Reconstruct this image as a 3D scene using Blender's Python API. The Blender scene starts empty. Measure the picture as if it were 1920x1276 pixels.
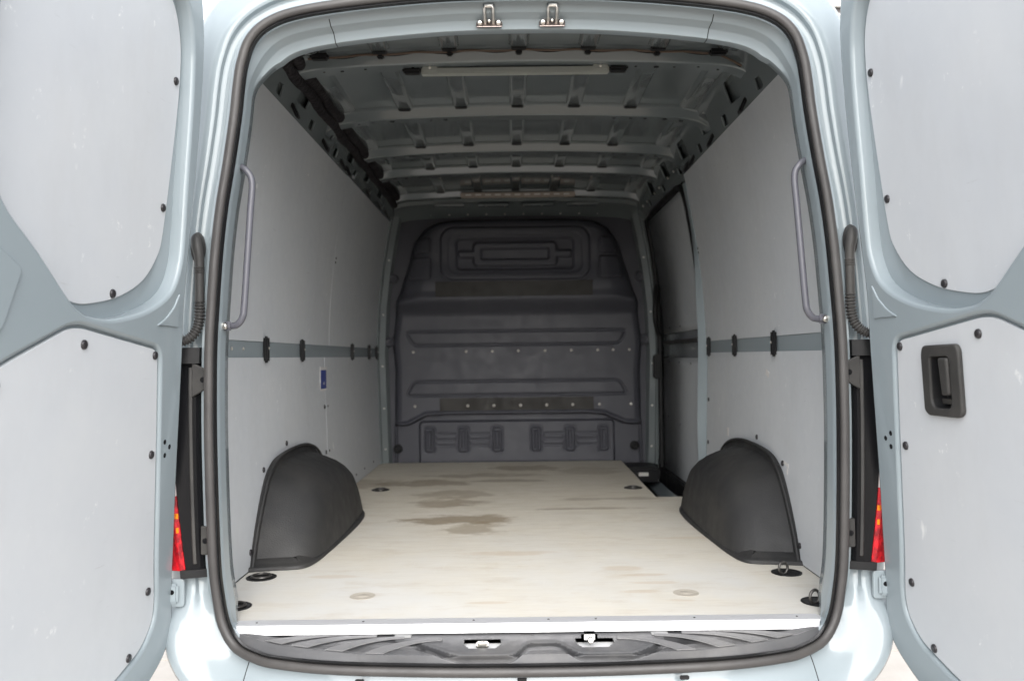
import bpy, bmesh, math, random
import numpy as np
from mathutils import Vector, Matrix

random.seed(7)
R = math.radians
H = 0.62                      # height of the load floor above the ground
scene = bpy.context.scene
col = scene.collection

# ------------------------------------------------------------------ camera, sky, sun, exposure
cam_d = bpy.data.cameras.new('camera')
cam_d.sensor_width = 36.0
cam_d.lens = 29.08
cam_d.clip_start = 0.05
cam_d.clip_end = 3000
cam_d.dof.use_dof = True
cam_d.dof.focus_distance = 2.25
cam_d.dof.aperture_fstop = 3.6
cam = bpy.data.objects.new('camera', cam_d)
col.objects.link(cam)
cam.matrix_world = (Matrix.Translation((-0.034, -2.10, 0.673 + H))
                    @ Matrix.Rotation(R(90 + 1.108), 4, 'X') @ Matrix.Rotation(R(-0.7), 4, 'Z'))
scene.camera = cam

SUN_EL, SUN_AZ = 36, 177      # azimuth clockwise from +Y
world = bpy.data.worlds.new('World')
scene.world = world
world.use_nodes = True
wn, wl = world.node_tree.nodes, world.node_tree.links
sky = wn.new('ShaderNodeTexSky')
sky.sky_type = 'NISHITA'
sky.sun_disc = False
sky.sun_elevation = R(SUN_EL)
sky.sun_rotation = R(SUN_AZ)
sky.air_density = 1.0
sky.dust_density = 1.5
hs = wn.new('ShaderNodeHueSaturation')
hs.inputs['Saturation'].default_value = 0.22      # overcast: nearly colourless
wl.new(sky.outputs[0], hs.inputs['Color'])
bg = wn['Background']
wl.new(hs.outputs[0], bg.inputs[0])
bg.inputs[1].default_value = 0.15

sun_d = bpy.data.lights.new('sun', 'SUN')
sun_d.energy = 0.9
sun_d.angle = R(70)
sun_d.color = (1.0, 0.975, 0.95)
sun = bpy.data.objects.new('sun', sun_d)
col.objects.link(sun)
sd = Vector((math.sin(R(SUN_AZ)) * math.cos(R(SUN_EL)), math.cos(R(SUN_AZ)) * math.cos(R(SUN_EL)), math.sin(R(SUN_EL))))
sun.rotation_euler = sd.to_track_quat('Z', 'Y').to_euler()
sun.location = (2, -6, 8)

scene.view_settings.view_transform = 'Standard'
scene.view_settings.look = 'None'
scene.view_settings.gamma = 1.0
scene.view_settings.exposure = 1.84
scene.view_settings.use_curve_mapping = False
scene.render.engine = 'CYCLES'
scene.cycles.use_denoising = True
scene.cycles.max_bounces = 10
scene.cycles.diffuse_bounces = 6

# ------------------------------------------------------------------ materials
def pm(name, base, rough=0.5, metal=0.0, coat=0.0, spec=0.5):
    m = bpy.data.materials.new(name)
    m.use_nodes = True
    b = m.node_tree.nodes['Principled BSDF']
    b.inputs['Base Color'].default_value = (*base, 1)
    b.inputs['Roughness'].default_value = rough
    b.inputs['Metallic'].default_value = metal
    b.inputs['Coat Weight'].default_value = coat
    b.inputs['Coat Roughness'].default_value = 0.06
    b.inputs['Specular IOR Level'].default_value = spec
    return m

class NT:
    """small helper for node chains"""
    def __init__(s, m):
        s.t = m.node_tree; s.n = s.t.nodes; s.l = s.t.links; s.b = s.n['Principled BSDF']
        s.co = s.n.new('ShaderNodeTexCoord').outputs['Object']
    def new(s, k, **kw):
        n = s.n.new(k)
        for a, v in kw.items(): setattr(n, a, v)
        return n
    def put(s, sock, v):
        if isinstance(v, (int, float)): sock.default_value = v
        elif isinstance(v, tuple): sock.default_value = v if len(v) != 3 or sock.type == 'VECTOR' else (*v, 1)
        else: s.l.new(v, sock)
    def mapping(s, scale=(1, 1, 1), loc=(0, 0, 0), vec=None):
        n = s.new('ShaderNodeMapping'); n.inputs['Scale'].default_value = scale; n.inputs['Location'].default_value = loc
        s.l.new(vec or s.co, n.inputs['Vector']); return n.outputs[0]
    def noise(s, scale, detail=4, rough=0.55, vec=None):
        n = s.new('ShaderNodeTexNoise'); n.inputs['Scale'].default_value = scale
        n.inputs['Detail'].default_value = detail; n.inputs['Roughness'].default_value = rough
        s.l.new(vec or s.co, n.inputs['Vector']); return n.outputs['Fac']
    def rng(s, v, a, b, c=0.0, d=1.0, smooth=False):
        n = s.new('ShaderNodeMapRange'); n.interpolation_type = 'SMOOTHSTEP' if smooth else 'LINEAR'
        s.put(n.inputs[0], v)
        for i, x in enumerate((a, b, c, d)): n.inputs[i + 1].default_value = x
        return n.outputs[0]
    def math(s, op, a, b=0.0):
        n = s.new('ShaderNodeMath', operation=op); s.put(n.inputs[0], a); s.put(n.inputs[1], b); return n.outputs[0]
    def mix(s, f, a, b):
        n = s.new('ShaderNodeMix', data_type='RGBA'); s.put(n.inputs[0], f); s.put(n.inputs[6], a); s.put(n.inputs[7], b)
        return n.outputs[2]
    def base(s, c): s.l.new(c, s.b.inputs['Base Color'])
    def rough(s, c): s.l.new(c, s.b.inputs['Roughness'])
    def bump(s, h, strength=0.2, dist=0.002):
        n = s.new('ShaderNodeBump'); n.inputs['Strength'].default_value = strength; n.inputs['Distance'].default_value = dist
        s.l.new(h, n.inputs['Height']); s.l.new(n.outputs[0], s.b.inputs['Normal'])

M = {}
# pale grey-blue body paint, a little dusty
m = pm('body_paint', (0.25, 0.29, 0.31), 0.25, 0, 0.35, .3); t = NT(m)
d = t.rng(t.noise(3, 3, .5), .3, .8)
t.base(t.mix(d, (0.255, 0.296, 0.316), (0.272, 0.312, 0.330)))
t.rough(t.rng(t.noise(40, 3, .6), .3, .75, .12, .20)); M['paint'] = m
# the same paint inside, its colour darkened to carry the load bay's shade
m = pm('body_paint_shaded', (0.21, 0.235, 0.235), 0.2, 0, 0.6); t = NT(m)
d = t.rng(t.noise(2.5, 3, .5), .3, .8)
t.base(t.mix(d, (0.138, 0.158, 0.162), (0.15, 0.168, 0.17)))
t.rough(t.rng(t.noise(30, 3, .6), .3, .75, .12, .20)); M['paint_shaded'] = m

def panel_mat(name, c1, c2):
    m = pm(name, c1, 0.42); t = NT(m)
    cloud = t.rng(t.noise(2.3, 5, .6), .35, .7)
    c = t.mix(cloud, c1, c2)
    # thin pale scratches, upright and a few slanting, each with its own place
    s1 = t.noise(1.0, 3, .55, t.mapping((60, 9, 5.0), (3, 1, 0)))
    s2 = t.noise(1.0, 2, .5, t.mapping((5, 4, 5), (9, 4, 2)))
    k = t.math('MULTIPLY', t.rng(s1, .70, .74), t.rng(s2, .52, .62))
    c = t.mix(t.math('MULTIPLY', k, .75), c, (0.85, 0.85, 0.83))
    # pale scuffs in clusters, and darker rub marks
    s3 = t.noise(1.0, 6, .75, t.mapping((34, 26, 20), (5, 2, 8)))
    s4 = t.noise(1.0, 3, .5, t.mapping((4.5, 4.5, 4.5), (1, 6, 3)))
    k2 = t.math('MULTIPLY', t.rng(s3, .62, .69), t.rng(s4, .50, .62))
    c = t.mix(t.math('MULTIPLY', k2, .7), c, (0.84, 0.84, 0.82))
    s5 = t.noise(1.0, 4, .6, t.mapping((9, 7, 80), (0, 3, 5)))
    k3 = t.math('MULTIPLY', t.rng(s5, .66, .72), t.rng(s4, .50, .40))
    c = t.mix(t.math('MULTIPLY', k3, .35), c, (0.30, 0.30, 0.30))
    g = t.rng(t.noise(1.0, 5, .7, t.mapping((3, 3, 1.2), (2, 7, 1))), .52, .80, 0, .30)
    c = t.mix(g, c, (0.40, 0.40, 0.40))
    t.base(c)
    t.rough(t.rng(t.noise(30, 4, .6), .3, .7, .36, .52))
    t.bump(t.noise(420, 2, .5), .06, .001)
    return m
M['panel'] = panel_mat('grey_board', (0.495, 0.515, 0.54), (0.535, 0.55, 0.565))
M['panel_in'] = panel_mat('grey_wall_board', (0.50, 0.52, 0.545), (0.535, 0.55, 0.565))

# worn plywood floor: grain across the van, water stains and rusty rubs
def wood():
    m = pm('plywood', (0.55, 0.47, 0.37), 0.55); t = NT(m)
    g1 = t.noise(1.0, 6, .6, t.mapping((3.0, 26, 8)))
    g2 = t.noise(1.0, 5, .6, t.mapping((9, 190, 8), (5, 3, 0)))
    c = t.mix(t.rng(g1, .30, .70), (0.69, 0.645, 0.545), (0.60, 0.545, 0.44))
    c = t.mix(t.rng(g2, .42, .72, 0, .75), c, (0.48, 0.43, 0.345))
    sepw = t.new('ShaderNodeSeparateXYZ'); t.l.new(t.co, sepw.inputs[0])
    grey = t.math('MULTIPLY', t.rng(t.noise(1.9, 5, .65), .36, .62, .35, .95), t.rng(sepw.outputs[1], 1.9, .3, .15, 1))      # most worn at the doors
    c = t.mix(grey, c, (0.61, 0.60, 0.57))
    patch = t.rng(t.noise(1.0, 6, .7, t.mapping((5, 12, 4), (1, 9, 0))), .52, .72, 0, .40)
    c = t.mix(patch, c, (0.42, 0.345, 0.255))
    sep = t.new('ShaderNodeSeparateXYZ'); t.l.new(t.co, sep.inputs[0])
    nz = t.noise(1.0, 7, .62, t.mapping((6, 8, 3)))
    def stain(x, y, rx, ry, colr, amt):
        nonlocal c
        dx = t.math('DIVIDE', t.math('SUBTRACT', sep.outputs[0], x), rx)
        dy = t.math('DIVIDE', t.math('SUBTRACT', sep.outputs[1], y), ry)
        r2 = t.math('ADD', t.math('MULTIPLY', dx, dx), t.math('MULTIPLY', dy, dy))
        r2 = t.math('ADD', r2, t.math('MULTIPLY', t.math('SUBTRACT', nz, .5), 4.2))
        f = t.rng(r2, 1.1, .45, 0, amt)
        c = t.mix(f, c, colr)
    br = (0.26, 0.205, 0.135)
    stain(-.27, 1.34, .26, .11, br, .78); stain(-.20, 1.17, .12, .13, br, .55)
    stain(-.32, 1.72, .20, .10, br, .6); stain(-.33, 1.98, .20, .13, br, .5)
    stain(-.52, 2.36, .30, .13, br, .65); stain(-.06, 2.40, .22, .05, br, .6)
    stain(-.20, 2.62, .34, .09, br, .55); stain(.05, 2.90, .22, .13, br, .6)
    stain(.42, 2.75, .20, .2, br, .35); stain(-.82, 2.35, .12, .2, br, .5)
    stain(.30, 1.56, .28, .025, br, .6); stain(.42, 1.80, .25, .04, br, .45)
    ru = (0.42, 0.28, 0.14)
    for x, y, rx, ry in ((.30, .53, .07, .035), (.345, .45, .07, .013), (.375, .36, .09, .014), (.32, .27, .07, .016),
                         (-.60, .47, .10, .018), (.40, .18, .05, .012), (-.10, .18, .06, .012), (-.05, .75, .2, .03), (.62, .95, .15, .02)):
        stain(x, y, rx, ry * 1.1, ru, .26)
    # drag scratches along the van and grit
    sc1 = t.noise(1.0, 3, .6, t.mapping((120, 3.0, 8), (2, 2, 0))); sc2 = t.noise(1.0, 3, .6, t.mapping((3, 2, 8), (8, 1, 0)))
    c = t.mix(t.math('MULTIPLY', t.rng(sc1, .66, .72, 0, .5), t.rng(sc2, .5, .6)), c, (0.70, 0.67, 0.62))
    c = t.mix(t.rng(t.noise(70, 4, .7), .70, .78, 0, .55), c, (0.30, 0.26, 0.21))
    t.base(c)
    t.rough(t.rng(t.noise(11, 4, .6), .3, .7, .42, .62))
    t.bump(g2, .25, .0012)
    return m
M['wood'] = wood()
m = pm('board_edge', (0.36, 0.27, 0.17), 0.7); M['wood_edge'] = m

def plastic(name, c1, c2, rough, grain=260, bump=.25, dist=.0012, dirt=None, spec=.35):
    m = pm(name, c1, rough, spec=spec); t = NT(m)
    c = t.mix(t.rng(t.noise(6, 5, .65), .4, .75), c1, c2)
    if dirt:
        c = t.mix(t.rng(t.noise(3.1, 6, .7), .5, .8, 0, .55), c, dirt)
    t.base(c)
    t.rough(t.rng(t.noise(17, 4, .6), .3, .7, rough - .08, rough + .10))
    t.bump(t.noise(grain, 2, .5), bump, dist)
    return m
M['rubber'] = plastic('seal_rubber', (0.050, 0.047, 0.046), (0.072, 0.068, 0.065), .42, 90, .15, .001)
M['black'] = plastic('black_plastic', (0.014, 0.014, 0.015), (0.024, 0.024, 0.024), .42, 300, .1, spec=.15)
M['gloss_black'] = pm('gloss_black', (0.008, 0.008, 0.009), .22, spec=.15)
M['arch'] = plastic('arch_plastic', (0.026, 0.026, 0.0265), (0.035, 0.0345, 0.034), .55, 240, .6, .0015, (0.060, 0.056, 0.051), spec=.3)
M['bulkhead'] = plastic('bulkhead_plastic', (0.056, 0.057, 0.069), (0.063, 0.064, 0.075), .5, 200, .3, .0012)
M['step'] = plastic('step_plastic', (0.085, 0.085, 0.088), (0.105, 0.104, 0.105), .5, 220, .3, .0012, (0.17, 0.16, 0.15))
M['step_dark'] = plastic('step_groove', (0.035, 0.035, 0.037), (0.048, 0.047, 0.047), .38, 220, .3, .0012, (0.10, 0.095, 0.09))
M['tread'] = plastic('tread_plastic', (0.165, 0.163, 0.165), (0.19, 0.187, 0.185), .6, 300, .4, .0012, (0.27, 0.26, 0.25))
M['fleece'] = plastic('black_fleece', (0.012, 0.010, 0.012), (0.020, 0.017, 0.019), .9, 60, .9, .01)
M['tape'] = plastic('brown_tape', (0.014, 0.0125, 0.010), (0.022, 0.019, 0.016), .55, 120, .2)
M['handle'] = pm('grab_handle_grey', (0.085, 0.085, 0.10), .38)
M['bezel'] = plastic('dusty_plastic', (0.034, 0.033, 0.032), (0.05, 0.048, 0.046), .5, 200, .2, .001, (0.10, 0.094, 0.084), spec=.25)
M['alu'] = pm('aluminium', (0.80, 0.80, 0.82), .38, .55)
M['steel'] = pm('zinc_steel', (0.62, 0.60, 0.56), .3, 1.0)
M['brass'] = pm('yellow_zinc', (0.33, 0.27, 0.25), .32, .9)
M['rivet'] = pm('rivet_steel', (0.45, 0.43, 0.40), .45, .5)
M['screw'] = pm('black_screw', (0.022, 0.020, 0.022), .35)
M['white'] = pm('white_lacquer', (0.72, 0.72, 0.72), .4)
M['light_cover'] = plastic('lamp_cover', (0.30, 0.31, 0.28), (0.34, 0.345, 0.31), .45, 100, .1)
M['light_beige'] = pm('lamp_beige', (0.36, 0.30, 0.25), .45)
M['copper'] = pm('brown_cable', (0.10, 0.065, 0.045), .5)
m = pm('red_lens', (0.55, 0.010, 0.020), .12, 0, .6); t = NT(m)
vz = t.noise(1.0, 3, .6, t.mapping((60, 60, 38)))
t.base(t.mix(t.rng(vz, .40, .60), (0.62, 0.012, 0.02), (0.22, 0.006, 0.010)))
wv = t.new('ShaderNodeTexWave'); wv.inputs['Scale'].default_value = 90; wv.bands_direction = 'Z'; t.l.new(t.co, wv.inputs[0])
t.bump(wv.outputs['Fac'], .35, .002); M['red'] = m
M['clear'] = pm('clear_lens', (0.62, 0.55, 0.54), .12, 0, .6)
M['amber'] = pm('amber_lens', (0.85, 0.25, 0.02), .15, 0, .5)
M['blue'] = pm('blue_print', (0.035, 0.055, 0.24), .4)
M['paper'] = pm('sticker_white', (0.62, 0.60, 0.58), .5)
M['tyre'] = pm('tyre_rubber', (0.02, 0.02, 0.02), .8)
M['rim'] = pm('wheel_rim', (0.3, 0.3, 0.31), .4, .6)
M['pave'] = plastic('paving_stone', (0.46, 0.425, 0.385), (0.52, 0.485, 0.445), .85, 60, .4, .003)
M['joint'] = plastic('joint_sand', (0.24, 0.20, 0.16), (0.30, 0.26, 0.21), .95, 90, .4, .003)
M['clad'] = pm('light_cladding', (0.55, 0.54, 0.52), .6)
M['tab'] = pm('pale_tab', (0.26, 0.26, 0.255), .6)
M['clad_dark'] = pm('dark_wall', (0.10, 0.09, 0.09), .7)

# ------------------------------------------------------------------ mesh helpers
def mesh_obj(name, verts, faces, mat, parent=None, angle=40, mats=None, midx=None):
    me = bpy.data.meshes.new(name)
    me.from_pydata([tuple(v) for v in verts], [], [tuple(f) for f in faces])
    for mm in (mats or [mat]): me.materials.append(mm)
    if midx is not None: me.polygons.foreach_set('material_index', list(midx))
    me.polygons.foreach_set('use_smooth', [angle > 0] * len(me.polygons))
    me.update()
    if angle > 0: me.set_sharp_from_angle(angle=R(angle))
    return link(name, me, parent)

def link(name, me, parent=None):
    o = bpy.data.objects.new(name, me)
    col.objects.link(o)
    if parent is not None: o.parent = parent
    return o

def recalc(me):
    bm = bmesh.new(); bm.from_mesh(me)
    bmesh.ops.recalc_face_normals(bm, faces=bm.faces); bm.to_mesh(me); bm.free()

def box(name, c, s, mat, parent, bev=0.002, mtx=None, seg=2):
    bm = bmesh.new()
    bmesh.ops.create_cube(bm, size=1)
    for v in bm.verts: v.co = Vector((v.co.x * s[0], v.co.y * s[1], v.co.z * s[2]))
    if bev > 0: bmesh.ops.bevel(bm, geom=bm.edges, offset=bev, segments=seg, affect='EDGES')
    mt = (Matrix.Translation(c) @ mtx) if mtx is not None else Matrix.Translation(c)
    bm.transform(mt)
    me = bpy.data.meshes.new(name); bm.to_mesh(me); bm.free()
    me.materials.append(mat)
    me.polygons.foreach_set('use_smooth', [True] * len(me.polygons)); me.set_sharp_from_angle(angle=R(50))
    return link(name, me, parent)

def crom(p, n=8, closed=False):
    p = [Vector(q) for q in p]; L = len(p); out = []
    for i in range(L if closed else L - 1):
        if closed: a, b, c, d = p[i - 1], p[i], p[(i + 1) % L], p[(i + 2) % L]
        else: a, b, c, d = p[max(i - 1, 0)], p[i], p[i + 1], p[min(i + 2, L - 1)]
        for k in range(n):
            t = k / n
            out.append(0.5 * ((2 * b) + (c - a) * t + (2 * a - 5 * b + 4 * c - d) * t * t + (3 * b - a - 3 * c + d) * t ** 3))
    if not closed: out.append(p[-1])
    return out

def fillet(poly, r, n=5):
    """round the corners of a closed 2-D polygon"""
    L = len(poly); out = []
    for i in range(L):
        p0, p, p1 = Vector(poly[i - 1][:2]), Vector(poly[i][:2]), Vector(poly[(i + 1) % L][:2])
        rr = r[i] if isinstance(r, (list, tuple)) else r
        a, b = (p0 - p), (p1 - p)
        k = min(rr, a.length * .48, b.length * .48)
        A, B = p + a.normalized() * k, p + b.normalized() * k
        for j in range(n + 1):
            t = j / n
            out.append((1 - t) ** 2 * A + 2 * t * (1 - t) * p + t * t * B)
    return out

def area(p): return 0.5 * sum(p[i - 1][0] * p[i][1] - p[i][0] * p[i - 1][1] for i in range(len(p)))

def plate(name, outline, holes, t, bev, mp, mat, parent, wtop=0.0, angle=40):
    """flat plate with rounded edges and real holes; mp(u, v, w) places it"""
    cu = bpy.data.curves.new('tmp', 'CURVE')
    cu.dimensions = '2D'; cu.fill_mode = 'BOTH'
    cu.extrude = max(t / 2 - bev, 0.0); cu.bevel_depth = bev; cu.bevel_resolution = 2 if bev > .003 else 1
    cu.offset = -bev
    for k, lp in enumerate([outline] + list(holes)):
        lp = [(q[0], q[1]) for q in lp]
        if (area(lp) > 0) != (k == 0): lp = lp[::-1]
        s = cu.splines.new('POLY'); s.points.add(len(lp) - 1); s.use_cyclic_u = True
        for q, pt in zip(lp, s.points): pt.co = (q[0], q[1], 0, 1)
    o = bpy.data.objects.new('tmp', cu); col.objects.link(o)
    dg = bpy.context.evaluated_depsgraph_get()
    me = bpy.data.meshes.new_from_object(o.evaluated_get(dg))
    bpy.data.objects.remove(o); bpy.data.curves.remove(cu)
    bm = bmesh.new(); bm.from_mesh(me)
    bmesh.ops.remove_doubles(bm, verts=bm.verts, dist=1e-5)
    bm.normal_update()
    for f in bm.faces: f.smooth = abs(f.normal.z) < .999      # broad faces stay truly flat
    for v in bm.verts: v.co = Vector(mp(v.co.x, v.co.y, v.co.z - t / 2 + wtop))
    bmesh.ops.recalc_face_normals(bm, faces=bm.faces)
    bm.to_mesh(me); bm.free()
    me.name = name; me.materials.clear(); me.materials.append(mat)
    flags = [p.use_smooth for p in me.polygons]
    me.set_sharp_from_angle(angle=R(angle))
    me.polygons.foreach_set('use_smooth', flags); me.update()
    return link(name, me, parent)

def tube_vf(path, r, seg=10, cap=True):
    path = [Vector(p) for p in path]; V, Fc = [], []
    up = None
    for i, p in enumerate(path):
        tg = (path[min(i + 1, len(path) - 1)] - path[max(i - 1, 0)]).normalized()
        if up is None: up = tg.orthogonal().normalized()
        up = (up - tg * up.dot(tg)).normalized(); sdv = tg.cross(up)
        rr = r[i] if isinstance(r, (list, tuple)) else r
        for k in range(seg):
            a = 2 * math.pi * k / seg
            V.append(p + (up * math.cos(a) + sdv * math.sin(a)) * rr)
    for i in range(len(path) - 1):
        for k in range(seg):
            Fc.append((i * seg + k, i * seg + (k + 1) % seg, (i + 1) * seg + (k + 1) % seg, (i + 1) * seg + k))
    if cap:
        Fc.append(tuple(range(seg))[::-1]); n = (len(path) - 1) * seg; Fc.append(tuple(range(n, n + seg)))
    return V, Fc

def tube(name, path, r, mat, parent, seg=10, angle=50):
    V, Fc = tube_vf(path, r, seg)
    return mesh_obj(name, V, Fc, mat, parent, angle)

def lathe_me(name, prof, mat, seg=14):
    V, Fc = [], []
    for r, h in prof:
        for k in range(seg):
            a = 2 * math.pi * k / seg; V.append((r * math.cos(a), r * math.sin(a), h))
    for i in range(len(prof) - 1):
        for k in range(seg):
            Fc.append((i * seg + k, i * seg + (k + 1) % seg, (i + 1) * seg + (k + 1) % seg, (i + 1) * seg + k))
    Fc.append(tuple(range((len(prof) - 1) * seg, len(prof) * seg)))
    me = bpy.data.meshes.new(name); me.from_pydata(V, [], Fc); me.materials.append(mat)
    me.polygons.foreach_set('use_smooth', [True] * len(me.polygons)); me.set_sharp_from_angle(angle=R(40)); me.update()
    return me

def put(name, me, loc, nrm, parent, scale=1.0):
    o = link(name, me, parent)
    q = Vector(nrm).to_track_quat('Z', 'Y')
    o.matrix_local = Matrix.Translation(loc) @ q.to_matrix().to_4x4() @ Matrix.Scale(scale, 4)
    return o

def loft(name, rings, mat, parent, closed=True, angle=45, flip=False):
    n = len(rings[0]); V = [p for r in rings for p in r]; Fc = []
    for i in range(len(rings) - 1):
        for k in range(n if closed else n - 1):
            f = (i * n + k, i * n + (k + 1) % n, (i + 1) * n + (k + 1) % n, (i + 1) * n + k)
            Fc.append(f[::-1] if flip else f)
    return mesh_obj(name, V, Fc, mat, parent, angle)

SCREW = lathe_me('screw', [(.0098, 0), (.0098, .0022), (.0085, .0042), (.005, .0056), (.002, .0048)], M['screw'])
SMALL = lathe_me('small_screw', [(.0065, 0), (.0065, .0018), (.005, .003), (.001, .0034)], M['screw'], 10)
RIVET = lathe_me('rivet', [(.0075, 0), (.007, .002), (.0045, .0036), (.0012, .0042)], M['rivet'], 12)
DOT = lathe_me('hole_plug', [(.0060, -.001), (.0060, .0006), (.001, .0007)], M['gloss_black'], 12)
BOLT = lathe_me('bolt', [(.011, 0), (.011, .003), (.008, .007), (.003, .008)], M['steel'], 14)

# ------------------------------------------------------------------ ground
g = mesh_obj('ground', [(-400, -400, 0), (400, -400, 0), (400, 400, 0), (-400, 400, 0)], [(0, 1, 2, 3)], M['joint'], None, 0)
g['kind'] = 'structure'; g['label'] = 'pale beige stone paving around the van'
slab_me = None
for ix in range(-9, 10):
    for iy in range(-7, 11):
        if abs(ix * .42) < .8 and iy > -4: continue
        if len(g.children) > 290: break
        sx = .21 if iy % 2 else 0
        if slab_me is None:
            s = box('paving_slab', (0, 0, 0), (.41, .41, .05), M['pave'], g, .006); slab_me = s.data
        else:
            s = link('paving_slab', slab_me, g)
        s.location = (ix * .42 + sx, iy * .42, -.013 + random.uniform(0, .004))

# ------------------------------------------------------------------ the van
van = bpy.data.objects.new('van', None)
col.objects.link(van)
van.location = (0, 0, H)
van['label'] = 'pale grey-blue cargo van, rear doors wide open on an empty plywood-floored load bay'
van['category'] = 'van'

# wall profile: half-width of the lining at height z
def wx(z):
    if z <= .72: return .877 + .020 * (max(z, 0) / .72)
    return .897 - .100 * ((z - .72) / .85) ** 1.8
def roof_z(x):
    a = abs(x)
    return 1.705 - .045 * a * a - 1.2 * max(0, a - .65) ** 2

# --- loop of the rear opening (centre line of the rubber seal), right half, top to bottom
half = [(0, -.03, 1.588), (.2, -.03, 1.584), (.41, -.03, 1.567), (.56, -.03, 1.545), (.638, -.03, 1.517), (.682, -.03, 1.476),
        (.704, -.03, 1.418), (.714, -.03, 1.36), (.723, -.03, 1.28), (.741, -.03, 1.16), (.758, -.03, 1.06), (.771, -.03, .95),
        (.781, -.03, .82), (.788, -.03, .70), (.790, -.03, .55), (.789, -.03, .43), (.786, -.03, .30), (.781, -.03, .17),
        (.774, -.03, .10), (.757, -.033, .020), (.722, -.046, -.030), (.665, -.075, -.048), (.6, -.10, -.054), (.45, -.13, -.058),
        (.2, -.148, -.060), (0, -.15, -.061)]
loopR = crom(half, 6)
loop = loopR + [Vector((-p.x, p.y, p.z)) for p in loopR[-2:0:-1]]
NL = len(loop)
nrmL = []
for i in range(NL):
    tg = loop[(i + 1) % NL] - loop[i - 1]; tg.y = 0; tg.normalize()
    nrmL.append(Vector((-tg.z, 0, tg.x)))
if nrmL[0].z < 0: nrmL = [-n for n in nrmL]
def sstep(a, b, x):
    t = max(0, min(1, (x - a) / (b - a))); return t * t * (3 - 2 * t)

top_prof = [(.012, .010), (.017, .004), (.026, .010), (.032, .034), (.038, .042), (.055, .043), (.060, .040), (.063, .028), (.068, .025), (.084, .025),
            (.092, .030), (.104, .038), (.130, .056), (.152, .095), (.170, .17), (.182, .32), (.188, 1.2), (.188, 4.9)]
bot_prof = [(.012, .010), (.016, .014), (.021, .017), (.027, .016), (.036, .010), (.05, .004), (.065, -.001), (.08, -.004), (.095, -.008), (.112, -.014),
            (.126, -.022), (.138, -.026), (.150, -.024), (.160, -.012), (.168, .03), (.174, .2), (.178, 1.2), (.178, 4.9)]
def frame_rings():
    rings = []
    K = len(top_prof)
    for j in range(K):
        ring = []
        for p, n in zip(loop, nrmL):
            b = sstep(.13, -.01, p.z)
            o = top_prof[j][0] * (1 - b) + bot_prof[j][0] * b
            y = top_prof[j][1] * (1 - b) + bot_prof[j][1] * b
            if j > 10: o += min(1, (j - 10) / 4) * .040 * math.exp(-((p.z - 1.49) / .09) ** 2)     # fuller roof corners
            q = p + n * o
            ring.append(Vector((q.x, p.y + y, q.z)))
        rings.append(ring)
    return rings
fr = frame_rings()
loft('body_shell', fr, M['paint'], van, True, 38)
# front closing wall of the shell (cab side, never seen)
cap = fr[-1]
mesh_obj('cab_wall', cap, [tuple(range(NL))], M['paint'], van, 0)
# inner side of the frame: pillars and header
inner = []
for (o0, oh, y) in ((.014, 0, -.012), (-.010, -.002, -.014), (-.012, -.006, -.006), (-.013, -.019, .002), (-.013, -.021, .006), (-.013, -.025, .032), (-.013, -.028, .036), (-.0125, -.050, .041),
                    (-.011, -.053, .046), (-.008, -.053, .075), (.02, -.02, .11), (.075, .02, .16), (.10, .08, .19)):
    ring = []
    for p, n in zip(loop, nrmL):
        h = sstep(1.36, 1.50, p.z); b = sstep(.06, -.03, p.z)
        o = o0 + oh * h
        yy = y
        if b > 0: yy = y * (1 - b) + b * (.02 if y > -.01 else y); o = o * (1 - b) + b * (o0 if y < 0 else -.004)
        q = p + n * o
        ring.append(Vector((q.x, (p.y + .03) * (1 - .0 * b) + yy, q.z)))
    inner.append(ring)
loft('pillar_frame', inner, M['paint'], van, True, 50, True)
def seam(name, rings, x, upper, j0, j1, out):
    """fine dark joint across the frame at half-width x"""
    idx = [i for i in range(NL) if (loop[i].z > .8) == upper and abs(loop[i].x - x) < .03]
    i = min(idx, key=lambda k: abs(loop[k].x - x))
    tube(name, [rings[j][i] + out for j in range(j0, j1)], .0011, M['black'], van, 6)
for sx in (-1, 1):
    seam('weld_joint', inner, sx * .50, True, 2, 10, Vector((0, -.0002, -.0004)))
    seam('panel_gap', fr, sx * .69, False, 2, 12, Vector((0, -.0006, -.0004)))
# --- rubber seal
def seal_loop():
    rings = []
    for p, n in zip(loop, nrmL):
        ring = []
        for k in range(14):
            a = 2 * math.pi * k / 14
            rr = .0116 if math.sin(a) > -.2 else .0112
            if k in (4,): rr = .0100      # crease along the bulb
            ring.append(p + n * (rr * math.cos(a)) + Vector((0, -.010 * math.sin(a) - .012, 0)))
        rings.append(ring)
    V = [q for r in rings for q in r]; Fc = []
    for i in range(NL):
        for k in range(14):
            Fc.append((i * 14 + k, i * 14 + (k + 1) % 14, ((i + 1) % NL) * 14 + (k + 1) % 14, ((i + 1) % NL) * 14 + k))
    o = mesh_obj('door_seal', V, Fc, M['rubber'], van, 60); recalc(o.data)
    o['label'] = 'brownish black rubber seal around the rear opening'
    # small lip of the seal on the inside
    V, Fc = [], []
    for p, n in zip(loop, nrmL):
        for (oo, y) in ((-.012, -.012), (-.019, -.020), (-.0195, -.008), (-.012, .004)):
            q = p + n * oo; V.append(Vector((q.x, p.y + y, q.z)))
    for i in range(NL):
        for k in range(3):
            Fc.append((i * 4 + k, i * 4 + k + 1, ((i + 1) % NL) * 4 + k + 1, ((i + 1) % NL) * 4 + k))
    mesh_obj('seal_lip', V, Fc, M['black'], o, 60)
seal_loop()

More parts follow.
